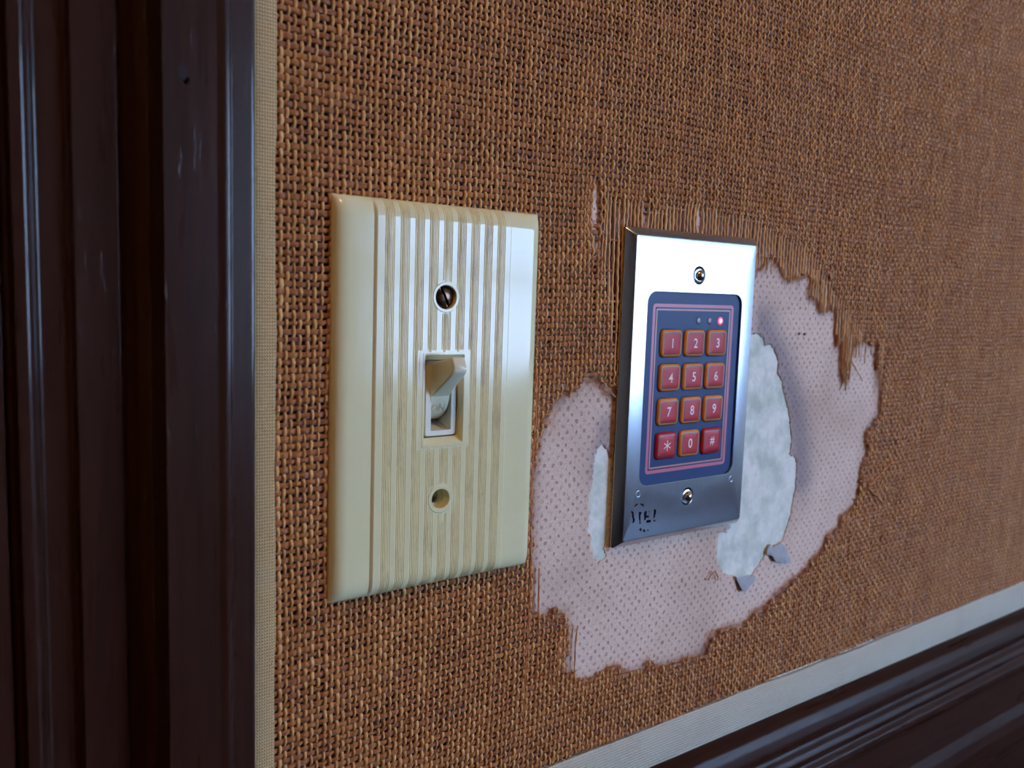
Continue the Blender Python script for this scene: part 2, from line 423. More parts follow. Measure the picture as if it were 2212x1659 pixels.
def mbox(name, mats, *bx, **kw):
    g = join(*[box(*b) for b in bx])
    o = mesh_obj(name, g[0], g[1], mats, scaled=True, smooth=False, **kw)
    return tag(o, kind='structure')

RX0, RX1 = -2.4, 5.3
mbox('floor', floor_m, (RX0, RX1, WY, 0.0, -0.1, 0.0))
mbox('ceiling', ceil_m, (RX0, RX1, WY, 0.0, 2.7, 2.8))
mbox('wall_left', wall_paint_m, (RX0 - 0.1, RX0, WY, 0.0, -0.1, 2.8))
mbox('wall_right', wall_paint_m, (RX1, RX1 + 0.1, WY, 0.0, -0.1, 2.8))
mbox('wall_front', wall_paint_m, (RX0, WX0, WY - 0.12, WY, -0.1, 2.8), (WX1, RX1, WY - 0.12, WY, -0.1, 2.8),
     (WX0, WX1, WY - 0.12, WY, -0.1, WZ0), (WX0, WX1, WY - 0.12, WY, WZ1, 2.8))
b = 0.05
w = mbox('window_1', white_m, (WX0, WX0 + b, WY - 0.1, WY - 0.03, WZ0, WZ1), (WX1 - b, WX1, WY - 0.1, WY - 0.03, WZ0, WZ1),
         (WX0 + b, WX1 - b, WY - 0.1, WY - 0.03, WZ0, WZ0 + b), (WX0 + b, WX1 - b, WY - 0.1, WY - 0.03, WZ1 - b, WZ1),
         (WX0 + b, WX1 - b, WY - 0.1, WY - 0.03, 1.30, 1.35))
g = join(box(WX0 + b, WX1 - b, WY - 0.068, WY - 0.064, WZ0 + b, 1.30), box(WX0 + b, WX1 - b, WY - 0.068, WY - 0.064, 1.35, WZ1 - b))
mesh_obj('window_glass', g[0], g[1], glass_m.m, parent=w, scaled=True, smooth=False)

# ---- the wall behind everything: plaster, with the recess for the switch body ----
CX0, CX1, ZLO = -62.0, 470.0, -136.0        # patch of wall built thread by thread
def ztop(x): return 264.0 + 0.0 * x
SWX = -0.8                                   # centre line of the switch
WELL = (SWX - 8.5, SWX + 8.5, -15.5, 15.5)
KX, KZ = 108.06, -0.815                      # centre of the keypad

def wall_faces():
    """front of the back wall in metres around the recess"""
    x0, x1, z0, z1 = RX0, RX1, -0.1, 2.8
    a0, a1 = WELL[0] * S, WELL[1] * S; c0, c1 = Z0 + WELL[2] * S, Z0 + WELL[3] * S
    v = [(x0, 0, z0), (x1, 0, z0), (x1, 0, z1), (x0, 0, z1), (a0, 0, c0), (a1, 0, c0), (a1, 0, c1), (a0, 0, c1)]
    v += [(x, 0.014, z) for x, _, z in v[4:8]] + [(x, 0.12, z) for x, _, z in v[0:4]]
    f = [(0, 1, 5, 4), (1, 2, 6, 5), (2, 3, 7, 6), (3, 0, 4, 7), (4, 5, 9, 8), (5, 6, 10, 9), (6, 7, 11, 10), (7, 4, 8, 11), (8, 9, 10, 11),
         (12, 15, 14, 13), (0, 12, 13, 1), (1, 13, 14, 2), (2, 14, 15, 3), (3, 15, 12, 0)]
    return v, f
v, f = wall_faces()
tag(mesh_obj('wall_back', v, f, plaster_m, scaled=True, smooth=False), kind='structure')

# ---- burlap wallcovering: paper lining, two sets of yarns, frayed ends ----
WO = L(0, 0, 0)
cover = root('burlap_wallcovering', 'rust brown woven burlap wallcovering torn open around the steel keypad', 'wallcovering', WO)

SLITS = [(60.0, 46.0, 72.0, 1.7), (84.0, 52.0, 70.0, 0.9), (112.0, 54.0, 66.0, 1.3), (129.0, 54.0, 65.0, 0.9), (72.5, 52, 66, 0.5)]
pr, pl = ragged(PLASTER_R, 0.8, 0.42, 3), ragged(PLASTER_L, 0.8, 0.4, 4)
def lining():
    pts, lines = [], []
    def addpoly(pp):
        o = len(pts); pts.extend(pp)
        lines.extend((o + i, o + (i + 1) % len(pp)) for i in range(len(pp)))
    addpoly([(-50.4, -133.4), (CX1, -133.4), (CX1, ztop(CX1)), (-50.4, ztop(-50.4))])
    addpoly(pr); addpoly(pl)
    addpoly([(WELL[0], WELL[2]), (WELL[1], WELL[2]), (WELL[1], WELL[3]), (WELL[0], WELL[3])])
    gx, gz = np.meshgrid(np.arange(60, 235, 1.5), np.arange(-105, 75, 1.5))
    q = np.stack([gx.ravel(), gz.ravel()], 1) + rng.uniform(-.3, .3, (gx.size, 2))
    hx, hz = np.meshgrid(np.arange(-45, CX1 - 2, 8), np.arange(-128, 200, 8))
    q2 = np.stack([hx.ravel(), hz.ravel()], 1)
    q2 = q2[(q2[:, 1] < ztop(q2[:, 0]) - 3)]
    allq = [tuple(map(float, a)) for a in np.concatenate([q, q2])]
    vs, es, fs, *_ = delaunay_2d_cdt([Vector(p) for p in pts + allq], lines, [], 0, 1e-5)
    vx = np.array([[a.x, a.y] for a in vs])
    cen = np.array([vx[list(t)].mean(0) for t in fs])
    bad = inside(cen[:, 0], cen[:, 1], pr) | inside(cen[:, 0], cen[:, 1], pl) | ((cen[:, 0] > WELL[0]) & (cen[:, 0] < WELL[1]) & (cen[:, 1] > WELL[2]) & (cen[:, 1] < WELL[3]))
    fs = [t for t, b_ in zip(fs, bad) if not b_]
    x, z = vx[:, 0], vx[:, 1]
    ins = inside(x, z, HOLE); dh = dist_poly(x, z, HOLE)
    dr = np.minimum(dist_poly(x, z, pr), dist_poly(x, z, pl))
    yy = -0.14 - 0.10 * np.exp(-dr / 1.2) * (0.6 + 0.8 * rng.random(len(x))) - 0.08 * rng.random(len(x))
    bz = dist_poly(x, z, [(153.27, 22.91), (168, 6), (179, -12), (184, -30), (186, -45)], False)
    br = np.exp(-(bz / 9.0) ** 2) * (0.65 + 0.35 * (x > 150))
    bz2 = dist_poly(x, z, [(69, -14), (68, -30)], False); br = np.maximum(br, 0.75 * np.exp(-(bz2 / 5.0) ** 2))
    for sx, z0_, z1_, wd in SLITS:
        ins |= (np.abs(x - sx) < wd * 1.3) & (z > z0_) & (z < z1_)
    n = len(x)
    verts = [(a, c, b_) for a, b_, c in zip(x, z, yy)]
    # a real edge along the tears
    o = mesh_obj('paper_lining', verts, [tuple(t) for t in fs], lining_m, parent=cover)
    me = o.data
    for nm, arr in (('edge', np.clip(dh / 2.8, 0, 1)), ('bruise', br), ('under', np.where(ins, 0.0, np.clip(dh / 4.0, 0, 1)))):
        at = me.attributes.new(nm, 'FLOAT', 'POINT'); at.data.foreach_set('value', np.asarray(arr, np.float32))
    fix_normals(o, 180)
    sm = o.modifiers.new('thickness', 'SOLIDIFY'); sm.thickness = 0.00012; sm.offset = -1
    return o
lining()

def displace(x, z):
    dx = 0.55 * np.sin(x / 37 + z / 61) + 0.3 * np.sin(z / 17 + x / 90)
    far = np.clip((x - 150) / 150, 0.25, 1.0)
    dz = 1.0 * np.sin(x / 43 - z / 150) + far * (0.55 * np.sin(x / 15.0 + z / 40) + 0.25 * np.sin(x / 6.3 - z / 33))
    return dx, dz

WEFT_LOOSE = HOLE and [(62, 50), (64, 66), (89, 62), (108, 66), (146, 64), (165, 58), (186, 52), (201, 38), (219, 24), (232, 14), (226, -6), (205, 10), (180, 40), (146, 40), (100, 30), (72, 0)]

def yarns(kind):
    warp = kind == 'warp'
    if warp:
        pos = np.arange(CX0 + 5.5, CX1, PX); a0, a1, pitch = ZLO, ztop(CX1), PZ
    else:
        pos = np.arange(ZLO + 1.5, ztop(CX1), PZ); a0, a1, pitch = CX0 + 4.5, CX1, PX
    T = len(pos)
    sub = 4
    n = int((a1 - a0) / pitch * sub)
    s = a0 + (np.arange(n) + 0.0) * pitch / sub
    SS = np.broadcast_to(s, (T, n)).copy()
    PP = np.broadcast_to(pos[:, None], (T, n)).copy()
    tid = np.arange(T)[:, None]
    # side-to-side wander and slubs
    ph = rng.uniform(0, 6.28, (T, 4))
    wander = 0.12 * np.sin(SS / 9.1 + ph[:, :1]) + 0.07 * np.sin(SS / 2.3 + ph[:, 1:2]) + rng.normal(0, 0.09, (T, 1))
    wander += rng.normal(0, 0.03, (T, n))
    slub = 1 + 0.16 * np.sin(SS / 7.7 + ph[:, 2:3]) + 0.12 * np.sin(SS / 3.1 + ph[:, 3:4]) + rng.normal(0, 0.07, (T, 1)) + rng.normal(0, 0.04, (T, n))
    x, z = (PP, SS) if warp else (SS, PP)
    # position of the sample in the crossing grid
    if warp:
        g = (SS - (ZLO + 1.5)) / PZ
        phase = np.cos(np.pi * (g + tid))
    else:
        g = (SS - (CX0 + 5.5)) / PX
        phase = -np.cos(np.pi * (g + tid))
    hj = rng.normal(0, 1.1, (T, 1)) if warp else rng.normal(0, 0.8, (T, 1))
    holexy = (x + (0 if warp else hj), z + (hj if warp else 0))
    keep = ~inside(holexy[0], holexy[1], HOLE)
    loose = inside(x, z, WEFT_LOOSE)
    if not warp:
        frac = np.clip((dist_poly(x, z, WEFT_LOOSE)) / 6.0, 0, 1)
        drop = loose & (frac > rng.uniform(-0.2, 1.1, (T, 1)))
        keep &= ~drop
    amp = np.where(loose, 0.12 if warp else 0.2, 0.38 if warp else 0.36)
    y0 = np.where(loose, -1.0 if warp else -0.75, -1.18 if warp else -0.98)
    y = y0 - amp * phase * (0.85 + 0.3 * rng.random((T, n)))
    hw = (0.48 if warp else 0.76) * slub
    if not warp: hw = np.where(loose, hw * 0.6, hw)
    ht = (0.40 if warp else 0.40) * slub
    for sx, z0_, z1_, wd in SLITS:
        t = np.clip((z - z0_) / (z1_ - z0_), 0, 1)
        push = wd * np.sin(np.pi * t)
        d = x - sx
        if warp: wander = wander + np.where(np.abs(d) < 7, np.sign(d) * push * (1 - np.abs(d) / 7), 0)
        else: keep &= ~((np.abs(d) < wd * 0.9) & (t > 0.05) & (t < 0.95) & (rng.random((T, 1)) < 0.75))
    dx, dz = displace(x, z)
    cx = x + dx + (wander if warp else 0)
    cz = z + dz + (0 if warp else wander)
    keep &= (cx > (-49.9 if warp else -50.7)) & (cz > -132.9) & (z < ztop(x))
    # hidden behind the plates and over the switch recess
    keep &= ~((np.abs(x - SWX) < 30) & (np.abs(z) < 52)) & ~((np.abs(x - KX) < 30) & (np.abs(z - KZ) < 50))
    K = 6
    ang = np.linspace(-115, 115, K) * math.pi / 180
    off = hw[..., None] * np.sin(ang); lift = ht[..., None] * np.cos(ang)
    if warp: X = cx[..., None] + off; Zz = np.broadcast_to(cz[..., None], off.shape)
    else: X = np.broadcast_to(cx[..., None], off.shape); Zz = cz[..., None] + off
    Y = y[..., None] - lift
    co = np.stack([X, Y, Zz], -1).reshape(-1, 3) * S
    tone = (0.2 + rng.uniform(0, 1, (T, 1)) * 0.4 + 0.3 * (0.5 + 0.5 * np.sin(SS / 9 + ph[:, :1] * 3)))
    tone = np.repeat(tone.reshape(-1), K)
    seg = keep[:, :-1] & keep[:, 1:]
    ti, si = np.nonzero(seg)
    base = (ti * n + si) * K
    k = np.arange(K - 1)
    A = base[:, None] + k
    quad = np.stack([A, A + 1, A + 1 + K, A + K], -1).reshape(-1, 4)
    used = np.zeros(len(co), bool); used[quad.ravel()] = True
    remap = np.cumsum(used) - 1
    co = co[used]; quad = remap[quad]; tone = tone[used]
    if warp: quad = quad[:, ::-1]
    me = bpy.data.meshes.new(kind + '_yarns')
    me.vertices.add(len(co)); me.vertices.foreach_set('co', co.astype(np.float32).ravel())
    me.loops.add(quad.size); me.loops.foreach_set('vertex_index', quad.astype(np.int32).ravel())
    me.polygons.add(len(quad)); me.polygons.foreach_set('loop_start', np.arange(0, quad.size, 4, dtype=np.int32))
    me.polygons.foreach_set('loop_total', np.full(len(quad), 4, np.int32))
    me.update(calc_edges=True); me.validate()
    at = me.attributes.new('tone', 'FLOAT', 'POINT'); at.data.foreach_set('value', tone.astype(np.float32))
    me.materials.append(warp_m if warp else weft_m); me.shade_smooth()
    o = bpy.data.objects.new(kind + '_yarns', me); COL.objects.link(o); o.parent = cover
    o['kind'] = 'stuff'
    return o
yarns('warp'); yarns('weft')

def tube(path, r0, r1=None, n=6):
    """thin tube along a list of (x,y,z) mm points, radius tapering r0 -> r1"""
    r1 = r0 if r1 is None else r1
    rings = []
    P = [Vector(p) for p in path]
    for i, p in enumerate(P):
        d = (P[min(i + 1, len(P) - 1)] - P[max(i - 1, 0)]).normalized()
        u = d.cross(Vector((0, 1, 0)))
        if u.length < 1e-3: u = Vector((1, 0, 0))
        u.normalize(); w_ = d.cross(u)
        r = r0 + (r1 - r0) * i / (len(P) - 1)
        rings.append([tuple(p + u * r * math.cos(2 * math.pi * k / n) + w_ * r * math.sin(2 * math.pi * k / n)) for k in range(n)])
    return loft(rings, True, True)

def wavy(p0, p1, n=7, amp=0.6, y0=-1.0, y1=-1.3, r=random):
    out = []
    dx, dz = p1[0] - p0[0], p1[1] - p0[1]; l = math.hypot(dx, dz) + 1e-6
    b1, b2 = r.uniform(-amp, amp), r.uniform(-amp, amp) * 0.6
    for i in range(n):
        t = i / (n - 1); q = b1 * math.sin(math.pi * t) + b2 * math.sin(2 * math.pi * t)
        out.append((p0[0] + dx * t - dz / l * q, y0 + (y1 - y0) * t, p0[1] + dz * t + dx / l * q))
    return out

# short fibres all along the tear
parts = []
hp = ragged(HOLE, 0.42, 0.5, 9)
n_h = len(hp)
for i, (hx, hz) in enumerate(hp):
    if abs(hx - KX) < 30 and abs(hz - KZ) < 50: continue
    for _ in range(4):
        a = random.uniform(0, 2 * math.pi); l = random.choice((0.8, 1.2, 1.8, 3.6)) * random.uniform(0.6, 1.2); hx0, hz0 = hx, hz; hx, hz = hx0 + random.gauss(0, 0.7), hz0 + random.gauss(0, 0.7)
        if hz > -5 and hx > 140: a = -math.pi / 2 + random.gauss(0, 0.5); l *= 1.3
        p1 = (hx + l * math.cos(a), hz + l * math.sin(a))
        parts.append(tube(wavy((hx, hz), p1, 4, 0.5, -0.8, random.uniform(-0.6, -1.5)), random.uniform(0.03, 0.075), 0.02, 3))
        hx, hz = hx0, hz0
g = join(*parts)
tag(mesh_obj('frayed_fibre', g[0], g[1], fray_m, parent=cover), kind='stuff')

# longer loose yarn ends hanging where the cross yarns have gone
def loose_yarn(pts, r=0.42, m=None, ply=2, lab=None):
    gs = []
    for k in range(ply):
        pp = []
        for i, (x, y, z) in enumerate(pts):
            a = i * 0.9 + k * 2 * math.pi / ply
            pp.append((x + 0.5 * r * math.cos(a), y + 0.35 * r * math.sin(a), z))
        gs.append(tube(pp, r * 0.62, r * 0.3, 6))
    for _ in range(4):
        i = random.randrange(1, len(pts) - 1); x, y, z = pts[i]
        gs.append(tube(wavy((x, z), (x + random.uniform(-1.5, 1.5), z - random.uniform(0.5, 2.5)), 4, 0.4, y, y - 0.4), 0.06, 0.02, 3))
    g = join(*gs)
    o = mesh_obj('loose_yarn', g[0], g[1], m or tan_yarn_m, parent=cover)
    if lab: o['label'] = lab
    return o
for x0_, z0_, x1_, z1_ in ((152, 50, 151.5, 44.5), (156, 50, 154.5, 43), (163, 48, 162.5, 42), (166.5, 46, 166, 41), (170, 46, 169, 41.5), (174, 46, 172, 41.5), (177.5, 46, 176.6, 42),
                           (183.8, 46, 181.0, 34.5), (185.6, 46, 182.6, 35.5), (187.4, 46, 184.3, 33), (191, 42, 190, 28.5), (193, 40, 192.4, 27.5), (196, 38, 195.4, 28.5), (199, 36, 198.6, 29),
                           (205.5, 32, 205.0, 12.5), (207.4, 32, 207, 14.5), (210, 30, 209.5, 0), (212, 30, 211.2, -3), (214, 28, 212.5, -6.5), (215.8, 28, 213.2, -7.0), (217.5, 24, 215.2, -1.5),
                           (219.5, 22, 219, 8), (222, 20, 221.5, 9), (228, 18, 226.5, 5), (233, 17, 231.5, 9), (240, 16, 238, -2), (242, 15, 240.5, -4), (243.5, 13, 241, -8)):
    loose_yarn(wavy((x0_, z0_), (x1_, z1_), 12, 0.5, -1.1, -1.9))
loose_yarn(wavy((216.4, 7), (225.1, -2.8), 8, 0.5, -1.3, -2.4), 0.35)
loose_yarn(wavy((258.0, -43.0), (237.4, -53.9), 12, 0.5, -1.9, -2.0), 0.7, fray_m, lab='stray brown yarn laid slanting across the weave')
loose_yarn(wavy((237.4, -53.9), (250.7, -62.9), 10, 0.8, -2.0, -2.2), 0.7, fray_m, lab='short brown yarn bent down from the tear corner')
loose_yarn(wavy((128.4, -79.9), (131.5, -76.4), 6, 0.5, -0.9, -1.6), 0.4, fray_m)
loose_yarn(wavy((131.5, -76.4), (134.3, -81.2), 6, 0.5, -1.6, -0.9), 0.4, fray_m)
loose_yarn(wavy((65.5, 3.5), (72.2, -3.2), 8, 0.5, -1.1, -2.0), 0.35)
for x0_, z0_, x1_, z1_ in ((51, -88, 49, -105), (55.5, -83, 50, -108), (52.5, -86, 54, -104), (47.5, -90, 49.5, -112), (59.5, -84, 58.5, -104), (41.2, -60, 41.0, -100)):
    loose_yarn(wavy((x0_, z0_), (x1_, z1_), 12, 0.7, -1.5, -1.4), 0.34, fray_m)

loose_yarn(wavy((36.9, 8), (37.3, -45), 30, 0.7, -1.6, -1.3), 0.5, fray_m)
loose_yarn(wavy((37.2, -45), (36.6, -112), 34, 0.8, -1.3, -1.3), 0.5, fray_m)

# three curled scraps of the lining paper below the white patch
def scrap(poly, lab, bend):
    pp = ragged(poly, 1.2, 0.18, int(abs(poly[0][0]) * 10))
    cx = sum(p[0] for p in pp) / len(pp); cz = sum(p[1] for p in pp) / len(pp)
    rings = []
    for k, y in ((1.0, -0.75), (1.0, -1.05), (0.6, -1.3), (0.2, -1.35)):
        rings.append([(cx + (x - cx) * k, y - bend * max(0, (pp[0][1] - z)) * 0.12 - 0.12 * math.sin(x * 1.7 + z), cz + (z - cz) * k) for x, z in pp])
    g = loft(rings, True, True)
    o = mesh_obj('torn_paper_scrap', g[0], g[1], flap_m, parent=cover, angle=40)
    o['label'] = lab
for poly, lab, bd in ((FLAP_A, 'grey triangular scrap of torn paper', 1.0), (FLAP_B, 'grey scrap of torn paper with a dark edge', 1.2), (FLAP_C, 'small folded scrap of torn paper', 0.6)):
    scrap(poly, lab, bd)
for ix, iz in ((177.5, 18.95), (181.4, 18.75)):
    g = loft([circ(0.62, -0.62, ix, iz, 9), circ(0.5, -0.72, ix, iz, 9)], False, True)
    o = mesh_obj('ink_dot', g[0], g[1], ink_m, parent=cover)

# the wallcovering beyond the patch built yarn by yarn
def far_cover():
    t0, t1 = ztop(CX0 + 5), ztop(CX1)
    y = -1.1
    X0, X1, ZT = -50.0, (RX1 - 0.0) * 1000 - 2, (2.7 - Z0) * 1000 - 2
    v = [(X0, y, ztop(X0)), (CX1, y, t1), (CX1, y, ZT), (X0, y, ZT), (CX1, y, -132.4), (X1, y, -132.4), (X1, y, ZT)]
    f = [(0, 1, 2, 3), (4, 5, 6, 2, 1)]
    g = mesh_obj('plain_weave', v, f, far_burlap_m, parent=cover, smooth=False)
    m = g.modifiers.new('thickness', 'SOLIDIFY'); m.thickness = 0.0006
    return g
far_cover()

# ---- ribbons along the edges of the burlap ----
def ribbon(name, lab, path, mat, w0, horizontal):
    """path: list of (along, edge_a, edge_b)"""
    prof = [(0, -0.05), (0.0, -1.5), (0.05, -1.9), (0.5, -2.05), (0.95, -1.9), (1.0, -1.5), (1.0, -0.05)]
    v, f = [], []
    for s_, a, b_ in path:
        for t, y in prof:
            q = a + (b_ - a) * t
            v.append((s_, y, q) if horizontal else (q, y, s_))
    n = len(prof)
    for i in range(len(path) - 1):
        for k in range(n - 1):
            f.append((i * n + k, i * n + k + 1, (i + 1) * n + k + 1, (i + 1) * n + k))
    o = mesh_obj(name, v, f, mat, loc=WO, angle=60)
    fix_normals(o, 60)
    return tag(o, lab, 'ribbon', 'woven ribbons edging the burlap')
up = [(-62, -133.6), (46.7, -133.5), (105, -133.65), (154.6, -133.35), (186.8, -134.0), (241.4, -134.3), (307, -133.45), (423.1, -132.8), (5290, -133)]
lw = [(-62, -150.4), (97.8, -150.4), (156.2, -150.65), (248.3, -150.0), (426.7, -149.2), (5290, -149.5)]
xs = sorted(set([a for a, _ in up] + [a for a, _ in lw] + list(np.arange(-62, 600, 9.0))))
xs = [x for x in xs if x <= 5290]
ribbon('ribbon', 'pale cream ribbon running level between burlap and dark chair rail',
       [(x, float(np.interp(x, *zip(*lw))) - 1.0, float(np.interp(x, *zip(*up))) + 0.18 * math.sin(x / 8.0)) for x in xs], tape_h, 17, True)
zs = list(np.arange(-134.2, 420, 9.0)) + [1480.0]
ribbon('ribbon', 'narrow tan ribbon running upright between burlap and dark door casing',
       [(z, -59.0, -50.15 + 0.22 * math.sin(z / 11) - 0.10 * math.sin(z / 4.3)) for z in zs], tape_v, 6, False)

# ---- dark mouldings ----
def sweep(name, prof, mat, axis, a0, a1, steps=2, wob=0.0):
    """profile of (p, y) pairs swept along z (upright, p = x) or x (level, p = z)"""
    v, f = [], []
    n = len(prof)
    for i in range(steps + 1):
        s_ = a0 + (a1 - a0) * i / steps
        for p_, y in prof:
            v.append((p_, y, s_) if axis == 'z' else (s_, y, p_))
    for i in range(steps):
        for k in range(n):
            j = (k + 1) % n
            f.append((i * n + k, i * n + j, (i + 1) * n + j, (i + 1) * n + k))
    f.append(tuple(range(n))); f.append(tuple(steps * n + k for k in range(n))[::-1])
    o = mesh_obj(name, v, f, mat, loc=WO)
    fix_normals(o, 28)
    return tag(o, kind='structure')

def smooth_prof(pts, r=1.0, n=8):
    """round every corner of an open list of points by up to r mm"""
    out = [pts[0]]
    for a, b_, c in zip(pts, pts[1:], pts[2:]):
        A, B, Cc = Vector(a), Vector(b_), Vector(c)
        d1, d2 = (A - B), (Cc - B); q = min(r, d1.length * 0.45, d2.length * 0.45)
        p0, p1 = B + d1.normalized() * q, B + d2.normalized() * q
        for i in range(n + 1):
            t = i / n
            out.append(tuple((1 - t) ** 2 * p0 + 2 * t * (1 - t) * B + t * t * p1))
    out.append(pts[-1]); return out

def corner(pts, r=0.9):
    """round the corners; a third value on a point gives its own radius"""
    out = [pts[0][:2]]
    for a, b_, c in zip(pts, pts[1:], pts[2:]):
        q = smooth_prof([a[:2], b_[:2], c[:2]], b_[2] if len(b_) > 2 else r)
        out += q[1:-1]
    out.append(pts[-1][:2]); return out
casing = [(-61.2, 0.0), (-61.4, -19.1, 1.0), (-67.2, -19.35, 0.2), (-67.7, -20.3, 0.45), (-68.9, -20.4, 0.4), (-70.5, -20.0, 0.3), (-82.2, -20.0, 0.12), (-82.4, -8.0, 0.5), (-84.8, -7.2), (-88.2, -7.8), (-89.3, -9.2, 0.25),
          (-98.4, -9.0, 0.25), (-98.8, -6.2), (-105.4, -5.8), (-106.2, -9.6), (-107.4, -11.7), (-110.2, -11.5, 0.1), (-110.6, -6.0), (-112.2, -6.0), (-112.6, -9.0, 0.05), (-128.0, -9.2), (-150.0, -9.2), (-151.0, 0.0)]
trim1 = sweep('trim_1', corner(casing, 0.9), wood_v, 'z', -1198, 1480, 8)
g = loft([circ(1.15, -20.12, -77.3, 76.6, 16), circ(0.95, -19.6, -77.3, 76.4, 16), circ(0.5, -18.0, -77.3, 76.2, 16)], False, True)
cut = loft([circ(0.95, -22, -77.4, 76.0, 20), circ(0.8, -16.5, -77.4, 76.0, 20)], True, True)
cutter = mesh_obj('cut', cut[0], cut[1], dark_m, loc=WO, smooth=False); fix_normals(cutter)
boolean(trim1, [cutter])
trim1.data.shade_flat()
v = [(a, y, b_) for (a, y, b_) in circ(0.82, -17.4, -77.4, 76.0, 20)]
mesh_obj('nail_hole', v, [tuple(range(20))], dark_m, parent=trim1, smooth=False)
v = [(-77.9 + 1.05 * math.cos(t), -20.03, 77.6 + 1.7 * math.sin(t)) for t in np.linspace(0, 2 * math.pi, 20)[:-1]] 
mesh_obj('nail_hole_filler', v, [tuple(range(19))], plain('grey_filler', (0.030, 0.024, 0.028), 0.9, Specular_IOR_Level=0.1), parent=trim1, smooth=False)

rail = [(-149.6, 0.0), (-149.9, -3.4), (-150.6, -5.4), (-152.6, -7.6), (-156.0, -9.2), (-160.0, -10.2), (-162.6, -10.0), (-164.0, -8.8), (-165.6, -9.4), (-167.6, -11.0), (-170.0, -11.9), (-172.6, -11.2), (-173.6, -11.8), (-175.6, -13.4),
        (-178.4, -13.6), (-181.5, -12.2), (-190.0, -12.6), (-201.0, -13.2), (-207.0, -15.2), (-213.0, -16.2), (-221.0, -15.6), (-223.0, -13.6), (-260.0, -13.4), (-262.0, -10.0), (-1198.0, -10.0), (-1198.0, 0.0)]
sweep('trim_2', smooth_prof(rail, 0.8), wood_h, 'x', -57.0, 5290, 6)
mbox('door_1', wood_v, (RX0 + 0.4, -0.1515, -0.012, 0.0, 0.0, 2.05))

# ================= light switch =================
sw = root('light_switch', 'ivory ribbed plastic toggle switch plate between door casing and steel keypad', 'light switch', WO)

def switch_plate():
    W, H = 35.0, 57.15
    FL = []                                     # groove centres
    for b_ in range(9):
        c = -0.45 + (b_ - 4) * 4.72
        FL += [c + (i - 2.5) * 0.53 for i in range(6)]
    xs = set()
    pL, pR = -23.3, 22.1
    for t in np.linspace(0, 1, 9): xs.add(round(-W + 4.2 * (1 - math.cos(t * math.pi / 2)), 3)); xs.add(round(W - 4.2 * (1 - math.cos(t * math.pi / 2)), 3))
    for c in FL: xs.update([round(c - 0.2, 3), round(c, 3), round(c + 0.2, 3)])
    for b_ in range(10):
        c = -0.45 + (b_ - 4.5) * 4.72
        xs.update([round(c - 0.4, 3), round(c, 3), round(c + 0.4, 3)])
    xs.update([pL - 0.5, pL, pL + 0.25, pR - 0.25, pR, pR + 0.5, -28, 28])
    xs = sorted(xs)
    zs = set()
    for t in np.linspace(0, 1, 11): q = 6.0 * (1 - math.cos(t * math.pi / 2)); zs.add(round(-H + q, 3)); zs.add(round(H - q, 3))
    for t in np.linspace(-50, 50, 21): zs.add(float(t))
    for q in (14.2, 14.6, 15.4, -14.2, -14.6, -15.4, 0): zs.add(q)
    for c in (30.15, -30.15):
        for q in (-4.8, -4.4, 4.4, 4.8): zs.add(c + q)
    zs = sorted(zs)
    grs = set(round(c, 3) for c in FL)
    def height(x, z):
        ex, ez = W - abs(x), H - abs(z)
        bx = math.sqrt(max(0, 1 - (1 - min(ex, 4.2) / 4.2) ** 2)); bz = math.sqrt(max(0, 1 - (1 - min(ez, 6.0) / 6.0) ** 2))
        h = 1.6 + 3.5 * min(bx, 1) * min(bz, 1)
        h += 0.10 * (1 - (x / W) ** 2)
        if pL <= x <= pR:
            rise = 0.75
            if x < pL + 0.2 or x > pR - 0.2: rise = 0.6
            u = ((x + 0.45) / 4.72 + 0.5) % 1 - 0.5           # 0 on a smooth band centre
            sm = min(1.0, ez / 3.0)
            h += rise * sm
            band = abs(u)
            if band < 0.17: h += 0.06 * (1 - (band / 0.17) ** 2) * sm
            flat = (abs(x + 0.8) < 9.0 and abs(z) < 15.0) or min(math.hypot(x - SWX, z - 30.15), math.hypot(x - SWX, z + 30.15)) < 4.9
            if round(x, 3) in grs and not flat: h -= 0.16
        return h
    v, f, mi = [], [], []
    nx, nz = len(xs), len(zs)
    for z in zs:
        for x in xs: v.append((x, -height(x, z), z))
    for j in range(nz - 1):
        for i in range(nx - 1):
            f.append((j * nx + i, j * nx + i + 1, (j + 1) * nx + i + 1, (j + 1) * nx + i))
            xm = (xs[i] + xs[i + 1]) / 2; zm = (zs[j] + zs[j + 1]) / 2
            near = min(abs(xm - c) for c in FL) < 0.2
            flat = (abs(xm + 0.8) < 9.0 and abs(zm) < 15.0) or min(math.hypot(xm - SWX, zm - 30.15), math.hypot(xm - SWX, zm + 30.15)) < 4.9
            mi.append(1 if near and not flat else 0)
    o = len(v)
    border = [i for i in range(nx)] + [j * nx + nx - 1 for j in range(1, nz)] + [(nz - 1) * nx + i for i in range(nx - 2, -1, -1)] + [j * nx for j in range(nz - 2, 0, -1)]
    for b_ in border: v.append((v[b_][0], -0.9, v[b_][2]))
    nb = len(border)
    for k in range(nb):
        k2 = (k + 1) % nb
        f.append((border[k], o + k, o + k2, border[k2])); mi.append(0)
    f.append(tuple(range(o, o + nb))); mi.append(0)
    me = mesh_obj('wall_plate', v, f, [ivory_m, groove_m], parent=sw, midx=mi)
    fix_normals(me)
    return me
plate = switch_plate()
cuts = []
